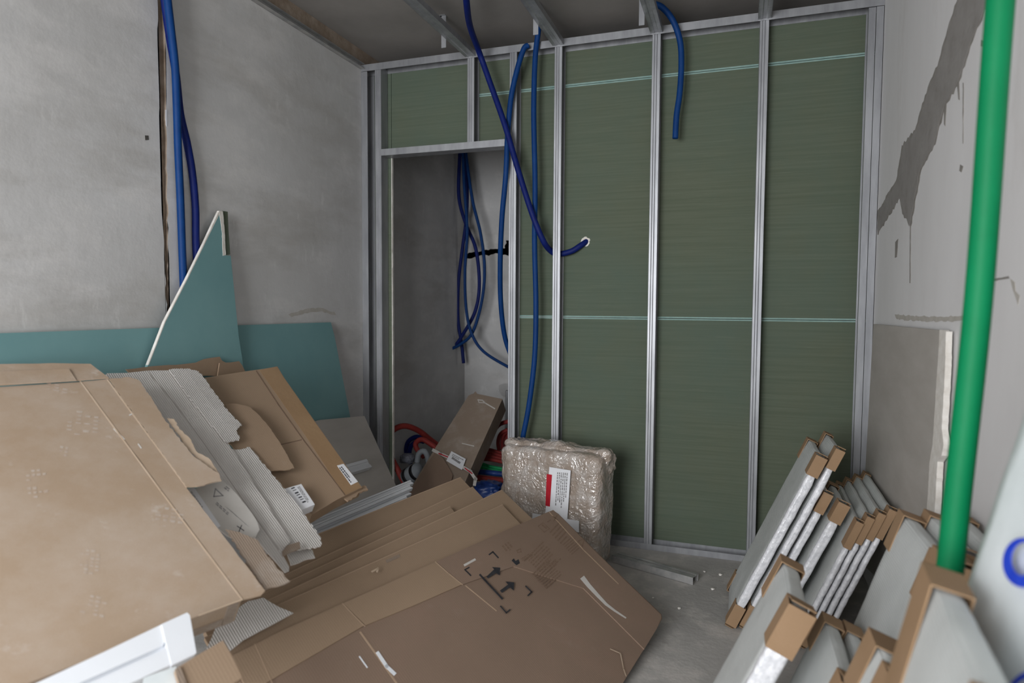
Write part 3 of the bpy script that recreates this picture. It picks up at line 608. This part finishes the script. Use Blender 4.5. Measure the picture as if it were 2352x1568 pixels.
for q, w_ in (([(868, 1500), (888, 1530), (905, 1546)], 8), ([(826, 1508), (843, 1532)], 3)): decal('film_scrap', S, -.004, stroke(q, w_), M_white, B, .0008)
dc = S
ar = [[(1117, 1324), (1121, 1328), (1139, 1316), (1148, 1321), (1149, 1303), (1130, 1302), (1135, 1307)],
      [(1148, 1356), (1153, 1361), (1171, 1348), (1180, 1356), (1181, 1337), (1161, 1335), (1167, 1342)],
      [(1103, 1317), (1100, 1320), (1153, 1377), (1156, 1374)], [(1175, 1287), (1180, 1282), (1184, 1288), (1191, 1284), (1194, 1293), (1186, 1298)]]
for q in ar[:2]: decal('arrow_print', S, .0003, [q], M_ink, upf, .0003)
decal('line_print', S, .0003, [ar[2]], M_ink, upf, .0003); decal('symbol_print', S, .0003, [ar[3]], M_ink, upf, .0003)
for q in ([(1124, 1273), (1132, 1267), (1144, 1280)], [(1077, 1303), (1068, 1308), (1081, 1321)], [(1208, 1346), (1221, 1359), (1213, 1367)], [(1150, 1392), (1163, 1407), (1171, 1400)]): decal('corner_mark', S, .0003, stroke(q, 3), M_ink, upf, .0003)
for q in (stroke([(1187, 1264), (1195, 1260), (1197, 1267), (1189, 1269), (1187, 1264)], 1.6), stroke([(1205, 1287), (1222, 1274)], 3), rows((1152, 1254), (12, 14), (18, -12), 3, pr, dash=.3), rows((1196, 1283), (22, -14), (5, 6), 2, pr, dash=.2)): decal('symbol_print', S, .0003, q, M_inkf, upf, .0003)
for o_, ax, dn_, n_ in (((1208, 1282), (40, -40), (44, 44), 9), ((1222, 1318), (46, -40), (34, 36), 8), ((1262, 1222), (22, -24), (30, 30), 5), ((1292, 1250), (26, -22), (24, 26), 6)):
    decal('text_print', S, .0003, rows(o_, ax, dn_, n_, pr, dash=.09, h=.42), M_inkf, upf, .0002)
for q in (stroke([(1270, 1186), (1281, 1194)], 2.2)+stroke([(1279, 1184), (1272, 1196)], 2.2), stroke([(1236, 1208), (1247, 1200), (1262, 1214), (1250, 1222), (1236, 1208)], 1.2)+stroke([(1246, 1206), (1254, 1212)], 4), stroke([(1258, 1198), (1264, 1194)], 2), stroke([(1328, 1242), (1341, 1238), (1338, 1254), (1328, 1242)], 1.8)): decal('symbol_print', S, .0003, q, M_inkf, upf, .0003)
decal('scrape', S, .0003, ribbon([(1337, 1325), (1352, 1344), (1372, 1366), (1392, 1387), (1412, 1402), (1438, 1419)], 11, 3), M_kraft, B, .0003); decal('scrape', S, .0003, stroke([(1068, 1297), (1090, 1285)], 5), M_kraft, B, .0003)
decal('scrape', S, .0003, stroke([(1402, 1490), (1425, 1500), (1432, 1535), (1438, 1552)], 2), M_crease, B, .0003)
decal('torn_patch', S, .0003, stroke([(855, 1312), (868, 1305), (866, 1312)], 4), M_crease, B, .0003)
tag(sheet('fluted_offcut', S, [(470, 1500), (500, 1430), (570, 1380), (605, 1372), (640, 1393), (674, 1407), (620, 1436), (560, 1468), (520, 1500)], .004, M_flute, None, .016, jag=.001, step=.02), 'dusty grey fluted offcut lying under the open end of the big dusty box', 'cardboard')

# --- white panel and cardboard piece, lower left
OW = .30
W = thing('white_panel', 'glossy white panel with a raised rim lying at the lower left edge', 'panel', on(300, 1500, S, OW))
sheet('base', S, [(-120, 1676), (240, 1504), (368, 1442), (388, 1526), (300, 1564), (180, 1616), (-120, 1750)], .026, M_white, W, OW-.010)
sheet('rim', S, [(-120, 1662), (240, 1496), (370, 1434), (379, 1474), (372, 1482), (358, 1489), (200, 1560), (-120, 1706)], .012, M_white, W, OW+.001)
sheet('end_cap', S, [(371, 1433), (430, 1406), (436, 1412), (451, 1498), (448, 1502), (394, 1528)], .045, M_white, W, OW+.004)
sheet('lower_face', S, [(-120, 1718), (200, 1572), (364, 1498), (379, 1488), (385, 1480), (393, 1526), (300, 1568), (180, 1620), (-120, 1758)], .012, M_white, W, OW+.003)
tag(sheet('blue_film_scrap', S, [(330, 1556), (404, 1530), (412, 1548), (416, 1600), (320, 1620)], .002, M_foam2, None, OW+.0075, jag=.002, step=.02), 'pale foam scrap between the white panel and the small cardboard piece', 'foam')
K = thing('cardboard_piece', 'small tan cardboard piece with a fold at the bottom left, beside the white panel', 'cardboard', on(480, 1520, S, OW))
sheet('panel', S, [(402, 1536), (450, 1506), (512, 1470), (530, 1500), (556, 1556), (540, 1566), (430, 1630)], .012, M_card, K, OW+.022)
sheet('fold', S, [(402, 1537), (414, 1530), (440, 1600), (428, 1630)], .004, M_cardD, K, OW+.026)

# ------------------------------------------------------------------ bundle of steel profiles
OM = -.135
for k, (a_, b_, lf) in enumerate((((690, 1212), (946, 1106), 0), ((690, 1224), (944, 1117), .017), ((690, 1237), (941, 1130), 0), ((690, 1248), (936, 1143), .017))):
    n_ = ['hindmost', 'second', 'third', 'foremost'][k]
    tag(cprofile('metal_profile', on(*a_, S, OM+lf), on(*b_, S, OM+lf), S.n, .0235, .015, M_zincb), '%s bright steel profile of the bundle behind the cardboard stack' % n_, 'profile', 'bundled steel profiles')
# ------------------------------------------------------------------ carton in the doorway
f0, f1_, f2_ = on(1076, 907, PY(3.95)), on(1154, 916, PY(3.92)), on(998, 1030, PY(3.55))
plF = Plane(f0, f1_-f0, f0-f2_)
Fb = thing('long_carton', 'long brown carton leaning in the doorway, tied with a printed tape', 'box', on(1080, 1000, plF))
if plF.n.dot(CAM-f0) < 0: plF = Plane(f0, f0-f1_, f0-f2_)
sheet('body', plF, [(1076, 908), (1088, 903), (1092, 898), (1096, 904), (1154, 916), (1121, 989), (1095, 1046), (1066, 1112), (1010, 1150), (935, 1135), (965, 1085), (998, 1031)], .10, M_cardD, Fb)
sheet('lower_flap', plF, [(1000, 1036), (1018, 1052), (1040, 1090), (1030, 1130), (938, 1140), (968, 1086)], .006, M_cardR, Fb, .012, jag=.002, step=.02)
tp1 = decal('tape', plF, .014, stroke([(996, 1034), (1012, 1042), (1030, 1050)], 7), M_kraft, Fb, .001); tp2 = decal('tape', plF, .014, stroke([(1066, 1074), (1080, 1082), (1092, 1100), (1090, 1112)], 7), M_kraft, Fb, .001)
decal('tape_print', plF, .0155, stroke([(1008, 1041), (1028, 1049)], 2.5), M_red, tp1, .0003); decal('tape_print', plF, .0155, stroke([(1068, 1075), (1084, 1087)], 2.5), M_red, tp2, .0003)
flb = decal('label', plF, .015, [[(1037, 1036), (1070, 1054), (1061, 1079), (1025, 1058)]], M_paper, Fb, .001)
decal('label_print', plF, .0163, stroke([(1040, 1052), (1055, 1062)], 5)+rows((1040, 1042), (26, 14), (-3, 6), 2, pr, dash=.15), M_inkg, flb, .0003)
decal('torn_spot', plF, .0003, stroke([(1098, 918), (1108, 919), (1114, 925), (1136, 938)], 2.5)+stroke([(1098, 918), (1100, 924), (1114, 925)], 1.5)+stroke([(1062, 1018), (1088, 1024)], 2), M_kraft, Fb, .0004)
# ------------------------------------------------------------------ junk in the niche
J = PY(3.95)
tube('red_hose', [on(x, y, PY(yy)) for x, y, yy in ((930, 1110, 3.5), (914, 1080, 3.5), (898, 1048, 3.5), (891, 1015, 3.51), (900, 990, 3.54), (928, 978, 3.62), (960, 988, 3.72), (992, 1012, 3.82), (1030, 1040, 3.88))], .019, M_redt, rib=.012, label='thick red corrugated hose looped at the left of the doorway', cat='hose')
tube('red_hose', [on(x, y, PY(3.66)) for x, y in ((975, 1050), (957, 1030), (956, 1016), (970, 1009), (990, 1020), (1010, 1035))], .017, M_redt, rib=.011, label='small inner bend of red hose in front of the blue coil', cat='hose')
for k, l in enumerate(('outer turn of the blue hose coil behind the leaning carton', 'inner turn of the blue hose coil behind the leaning carton')):
    tube('blue_hose', [on(x+k*7, y+k*9, PY(3.83-.036*k)) for x, y in ((936, 1056), (933, 1032), (938, 1014), (952, 1004), (964, 1004), (968, 1006))], .016, M_blue2, rib=.010, label=l, cat='hose', group='blue hose coil')
def blob(name, c, r, mat, label, cat, sq=(1, 1, 1), amp=.25, fr=6, sub=4):
    bm = bmesh.new(); bmesh.ops.create_icosphere(bm, subdivisions=sub, radius=1)
    for v in bm.verts:
        d = v.co.normalized(); s = 1+amp*noise.noise(d*fr*.5+V(c))+amp*.5*noise.noise(d*fr+V(c))
        p = V((math.copysign(abs(d.x)**.7, d.x), math.copysign(abs(d.y)**.7, d.y), math.copysign(abs(d.z)**.7, d.z)))*s
        v.co = V((p.x*r*sq[0], p.y*r*sq[1], p.z*r*sq[2]))
    return tag(fin(name, bm, mat, None, Matrix.Translation(c), True), label, cat)
blob('plastic_bag', on(936, 1052, PY(3.66)), .055, M_bag, 'dark grey plastic bag in the doorway under the hose loops', 'bag', (.85, .7, .55))
def roll(name, c, axis, r, L, mat, label, cat, stripes=True):
    q = V(axis).to_track_quat('Z', 'Y').to_matrix().to_4x4(); M = Matrix.Translation(c) @ q
    t = thing(name, label, cat, c); bm = bmesh.new()
    bmesh.ops.create_cone(bm, cap_ends=True, segments=28, radius1=r, radius2=r, depth=L)
    bmesh.ops.bevel(bm, geom=[e for e in bm.edges if len(e.link_faces) == 2 and abs(e.calc_face_angle(0)) > 1], offset=r*.15, segments=2, affect='EDGES')
    fin('roll_body', bm, mat, t, M, True)
    if stripes:
        for s in (.05, .62):
            bm = bmesh.new(); bmesh.ops.create_cone(bm, cap_ends=True, segments=28, radius1=r*1.02, radius2=r*1.02, depth=L*.22); 
            fin('band', bm, M_black, t, M @ Matrix.Translation((0, 0, L*(s-.3))), True)
roll('insulation_roll', on(948, 1088, PY(3.48)), (.8, -.3, .45), .05, .13, M_roll, 'grey roll with black bands on the doorway floor heap', 'roll')
tube('grey_hose', [on(x, y, PY(3.58)) for x, y in ((958, 1062), (962, 1042), (974, 1036), (982, 1048), (985, 1066))], .018, M_roll, rib=.012, label='bend of light grey hose beside the leaning carton', cat='hose')
tube('red_hose', [on(x, y, PY(4.0)) for x, y in ((1138, 984), (1150, 973), (1175, 966), (1210, 960))], .014, M_redt, label='red pipe end poking out behind the partition stud', cat='hose')
for k in range(4):
    tube('red_hose', [on(x, y+k*6.5, PY(3.9-.03*k)) for x, y in ((1098-k*3, 1036), (1120, 1032+k), (1150, 1040), (1190, 1050))], .0125, M_redt, rib=.009, label='red hose in the flat bundle right of the leaning carton, row %s from top' % ('one', 'two', 'three', 'four')[k], cat='hose', group='flat bundle of red hoses')
for k in range(3):
    tube('red_hose', [on(x+k*9, y, PY(4.0+.02*k)) for x, y in ((1146, 1034), (1144, 1014), (1150, 996), (1166, 986))], .013, M_redt, rib=.009, label='upright red corrugated hose beside the stud, %s from the left' % ('first', 'second', 'third')[k], cat='hose', group='upright red hoses')
for k in range(3):
    tube('green_hose', [on(x, y+k*6, PY(3.8-.012*k)) for x, y in ((1088, 1060), (1104, 1064), (1130, 1072), (1175, 1080))], .011, M_gr2, rib=.008, label='green corrugated hose under the red bundle, %s one' % ('upper', 'middle', 'lower')[k], cat='hose', group='green hoses')
tube('dark_hose', [on(x, y, PY(3.72)) for x, y in ((1084, 1082), (1110, 1084), (1150, 1088), (1180, 1090))], .018, M_bagb, rib=.011, label='dark blue hose between the green hoses and the brown-red one', cat='hose')
tube('red_hose', [on(x, y, PY(3.68)) for x, y in ((1080, 1094), (1100, 1097), (1140, 1102), (1180, 1106))], .02, M_redt, rib=.011, label='thick brown-red hose on top of the blue bag', cat='hose')
blob('plastic_bag', on(1124, 1132, PY(3.50)), .10, M_bagb, 'blue plastic bag between the leaning carton and the wrapped parcel', 'bag', (.9, .75, .7))
tube('metal_pipe', [on(x, y, PY(YN-.03)) for x, y in ((1165, 896), (1164, 930), (1163, 985))], .012, M_zinc, label='short vertical pipe low on the back wall of the niche beside the stud', cat='pipe')
walldecal('trim_17', wb, [(1146, 885), (1160, 880), (1175, 884), (1176, 906), (1158, 912), (1148, 902)], M_dark, .002, .006)
for k, (x, y) in enumerate(((1655, 1319), (1637, 1352), (1560, 1396), (1618, 1312), (1500, 1372))):
    c = on(x, y, PZ(.004)); bm = bmesh.new(); bmesh.ops.create_icosphere(bm, subdivisions=2, radius=.008-.0008*k)
    for v in bm.verts: v.co *= 1+.5*noise.noise(v.co*160+c); v.co.z *= .6
    tag(fin('plaster_crumb', bm, M_gyp, None, Matrix.Translation(c)), 'small white plaster crumb on the bare floor', 'crumb', 'plaster crumbs on the floor')
# ------------------------------------------------------------------ wrapped parcel
pb = on(1384, 1262, PZ(0.01)); 
pa, pbx = on(1146, 1100, PY(3.10)), on(1372, 1100, PY(2.98))
ux = (pbx-pa); ux.z = 0; Wd = ux.length; ux.normalize(); uy = V((-ux.y, ux.x, 0))
ztop = on(1372, 1052, PY(2.98)).z
Mp = Matrix(((ux.x, uy.x, 0, pa.x), (ux.y, uy.y, 0, pa.y), (0, 0, 1, 0), (0, 0, 0, 1))) @ Matrix.Rotation(math.radians(-3), 4, 'X')
par = thing('wrapped_parcel', 'brown carton in crinkled clear film standing against the green partition', 'parcel', pa.xy.to_3d())
def rbox(x0, x1, y0, y1, z0, z1, n, rad, amp, fr, seed):
    bm = bmesh.new(); bx(bm, x0, x1, y0, y1, z0, z1)
    bmesh.ops.subdivide_edges(bm, edges=bm.edges[:], cuts=n, use_grid_fill=True)
    for v in bm.verts:
        c = V((min(max(v.co.x, x0+rad), x1-rad), min(max(v.co.y, y0+rad), y1-rad), min(max(v.co.z, z0+rad), z1-rad)))
        d = v.co-c
        if d.length > 1e-6: v.co = c+d.normalized()*rad
        nn = d.normalized() if d.length > 1e-6 else V((0, -1, 0))
        s = V((seed, seed*2, 0))
        v.co += nn*(amp*noise.noise(v.co*fr+s)+amp*.5*noise.noise(v.co*fr*2.7+s)+amp*.25*abs(noise.noise(v.co*fr*6+s)))
    return bm
fin('film_wrapped_body', rbox(0, Wd, 0, .20, .012, ztop, 44, .035, .009, 7, 3), M_wrap, par, Mp, True)
# crumpled film gathered along the top and sides
bm = rbox(-.012, Wd+.02, .05, .17, ztop-.09, ztop+.022, 30, .03, .022, 11, 9); fin('film_gather', bm, M_wrap, par, Mp, True)
bm = rbox(-.02, .06, .02, .17, ztop-.30, ztop-.02, 22, .03, .014, 11, 5); fin('film_gather', bm, M_wrap, par, Mp, True)
plP = Plane(Mp @ V((0, 0, 0)), ux, Mp.to_3x3() @ V((0, 0, 1)))
if plP.n.dot(CAM-pa) < 0: plP = Plane(plP.o, -ux, Mp.to_3x3() @ V((0, 0, 1)))
shl = decal('shipping_label', plP, .012, [[(1262, 1072), (1311, 1080), (1303, 1196), (1252, 1186)]], M_paper, par, .001)
decal('shipping_label', plP, .012, [[(1223, 1178), (1330, 1196), (1330, 1222), (1222, 1206)]], M_paper, par, .0006)
decal('red_tag', plP, .0135, [[(1256, 1088), (1268, 1090), (1263, 1163), (1253, 1161)]], M_red, shl, .001)
decal('label_print', plP, .0135, rows((1304, 1086), (-6, 92), (-26, -2), 6, pr, dash=.06), M_inkg, shl, .0003)
# ------------------------------------------------------------------ steel profile on the floor
tag(cprofile('metal_profile', on(1412, 1271, PZ(.035)), on(1598, 1322, PZ(.035)), V((0, 0, 1)), .06, .034, M_zincd), 'dusty steel profile lying on the floor at the foot of the partition', 'profile')
# ------------------------------------------------------------------ board on the right wall
wr2 = Plane((XR-.022, 0, 0), (0, -1, 0), V((.0, 0, 1)))
bd = thing('grey_board', 'tall grey plasterboard with a broken white edge standing against the right wall', 'plasterboard', on(2090, 1000, wr2))
sheet('board_face', wr2, [(2006, 744), (2164, 759), (2160, 860), (2152, 985), (2146, 1060), (2138, 1170), (2116, 1420), (1975, 1290), (1992, 1000)], .0125, M_greyboard, bd)
o = sheet('broken_edge', wr2, [(2158, 757), (2173, 761), (2170, 860), (2163, 985), (2167, 1020), (2163, 1046), (2153, 1060), (2147, 1170), (2126, 1420), (2106, 1420), (2129, 1170), (2135, 1060), (2142, 1020), (2144, 985), (2152, 860)], .016, M_gyp, bd, .002, jag=.002, step=.012); o['label'] = 'broken white gypsum edge'
# ------------------------------------------------------------------ wrapped radiators
rads = []
def radiator(label, top, Y, lean, L, T, az=0, e=.003, capl=.055, H=None, film=True, caph=.085, group='wrapped radiators at the right wall', near=True, cat='radiator'):
    """top: pixel of the middle of the near (or far) upper end, at depth Y"""
    P = on(top[0], top[1], PY(Y)); th = math.radians(lean); a = math.radians(az)
    fwd = V((math.sin(a), math.cos(a), 0)); side = V((math.cos(a), -math.sin(a), 0))
    if not near: P = P-fwd*L
    upv = side*math.sin(th)+V((0, 0, math.cos(th))); thk = side*math.cos(th)-V((0, 0, math.sin(th)))
    H = H or (P.z-T*.5*math.sin(th)-.006)/math.cos(th)
    O = P-upv*H
    M = Matrix(((thk.x, fwd.x, upv.x, O.x), (thk.y, fwd.y, upv.y, O.y), (thk.z, fwd.z, upv.z, O.z), (0, 0, 0, 1)))
    t = thing('wrapped_radiator', label, cat, O, group)
    h = T/2; rn = random.Random(int(top[0]))
    fin('foam_wrap', rbox(-h, h, .004, L-.004, .004, H-.004, 14, min(h*.8, .022), .0025, 9, top[0]*.01), M_foam, t, M, True)
    if film:
        bm = rbox(-h*.92, h*.92, -.003, .03, caph*.9, H-caph*.9, 16, .010, .002, 40, 2); fin('edge_film', bm, M_film, t, M, True)
    for zz, s in ((0, 1), (H, -1)):
        for yy, q in ((0, 1), (L, -1)):
            cl_ = caph*rn.uniform(.92, 1.12); k = .0025
            bm = bmesh.new(); y0, y1 = sorted((yy-q*e, yy+q*capl)); z0, z1 = sorted((zz-s*(e*.3), zz+s*cl_))
            bx(bm, -h-e, -h-e+k, y0, y1, z0, z1); bx(bm, h+e-k, h+e, y0, y1, z0, z1)
            ye0, ye1 = sorted((yy-q*e, yy-q*(e-k))); bx(bm, -h-e+k, h+e-k, ye0, ye1, z0, z1)
            ze0, ze1 = sorted((zz-s*(e*.3), zz-s*(e*.3-k)))
            v = bx(bm, -h-e+k, h+e-k, y0, y1, ze0, ze1)
            if q == 1:
                for vv in v:                          # the folded top flap stands slightly open at one side
                    if abs(vv.co.y-y0) < 1e-6: vv.co.z -= s*.010; vv.co.y += .004
            fin('corner_cap', bm, M_cap, t, M)
    return t
radiator('far left wrapped radiator, outermost of the pair leaning by the partition', (1888, 1050), 2.64, 23.9, .36, .036)
radiator('second wrapped radiator of the far pair, its cap rising highest', (1931, 1034), 2.65, 23.9, .36, .028)
radiator('third wrapped radiator from the left, shorter, with a bright film edge', (1903, 1134), 2.68, 23.9, .34, .030)
radiator('fourth wrapped radiator from the left, shorter, its cap beside the slim group', (1940, 1158), 2.65, 23.9, .32, .036)
NM = ('first', 'second', 'third', 'fourth')
for k, (x, y) in enumerate(((1976, 1200), (2001, 1189), (2027, 1180), (2052, 1172))):
    radiator('slim wrapped radiator in the upright row of four, %s from the left' % NM[k], (x, y), 2.56+.008*k, 22, .58, .021, az=1, e=.0022, caph=.115, group='slim radiators in a row')
radiator('big capped radiator in the front row, its near cap facing the camera', (1843, 1402), 1.50, 24, .30, .054, caph=.10)
radiator('low wrapped radiator right behind the big near cap', (1910, 1415), 1.74, 22, .32, .042, near=False, caph=.08, film=False)
radiator('low wrapped radiator next to the slim row, second behind the near cap', (1958, 1434), 1.76, 22, .34, .038, near=False, caph=.08, film=False)
radiator('wrapped radiator at the back right, left of the green pipe', (2090, 1178), 1.90, 18, .34, .048, near=False, film=False, caph=.11)
radiator('wrapped radiator at the back right, just behind the green pipe', (2148, 1178), 1.91, 18, .32, .046, near=False, film=False, caph=.11)
radiator('wrapped radiator at the back right, right of the green pipe', (2207, 1180), 1.92, 17.5, .32, .046, near=False, film=False, caph=.11)
radiator('wrapped radiator at the bottom edge with a wide cardboard cap', (2032, 1458), 1.36, 20, .19, .052, near=False, caph=.11, capl=.07, film=False)
radiator('dark capped radiator at the foot of the green pipe', (2178, 1262), 1.53, 13, .10, .05, near=False, film=False, caph=.08)
radiator('nearest bulky wrapped radiator in front of the foam sheet at lower right', (2164, 1306), 1.08, 12, .42, .046, az=6, near=False, caph=.19, capl=.085, film=False)
# ------------------------------------------------------------------ green pipe and the foam-wrapped panel
g0, g1 = on(2298, 0, PY(1.22)), on(2180, 1330, PY(1.22)); gd = (g1-g0).normalized()
gb_ = g1+gd*((g1.z-.02)/(-gd.z)); gt = g0-gd*.6
tube('green_pipe', [gt, g0, g0+(g1-g0)*.5+V((.006, 0, 0)), g1, gb_], .0195, M_green, seg=24, label='bright green plastic pipe standing upright among the wrapped radiators', cat='pipe')
q0, q1 = on(2352, 880, PY(1.15)), on(2200, 1380, PY(1.15)); qd = (q0-q1).normalized(); lean = math.atan2(qd.x, qd.z)
fo = q1-qd*(q1.z/qd.z); Hf = 1.5
thk = V((math.cos(lean), 0, -math.sin(lean)))
fp = thing('foam_wrapped_panel', 'large panel wrapped in pale foam with blue marker writing at the right edge', 'panel', fo)
Mf = Matrix(((thk.x, 0, qd.x, fo.x), (0, -1, 0, fo.y), (thk.z, 0, qd.z, fo.z), (0, 0, 0, 1)))
fin('foam_wrap', rbox(0, .055, 0, .95, .004, Hf, 24, .02, .010, 4, 4), M_foam2, fp, Mf, True)
plQ = Plane(fo, (0, -1, 0), qd)
if plQ.n.dot(CAM-fo) < 0: plQ = Plane(fo, (0, 1, 0), qd)
arc = [(2352+38*math.cos(a), 1288+48*math.sin(a)) for a in [math.radians(d) for d in range(290, 60, -8)]]
decal('marker_writing', plQ, .012, ribbon(arc, 8, 30), M_marker, fp, .001)
decal('marker_writing', plQ, .012, ribbon([(2326, 1572), (2345, 1556), (2370, 1545), (2400, 1538)], 10, 18), M_marker, fp, .001)
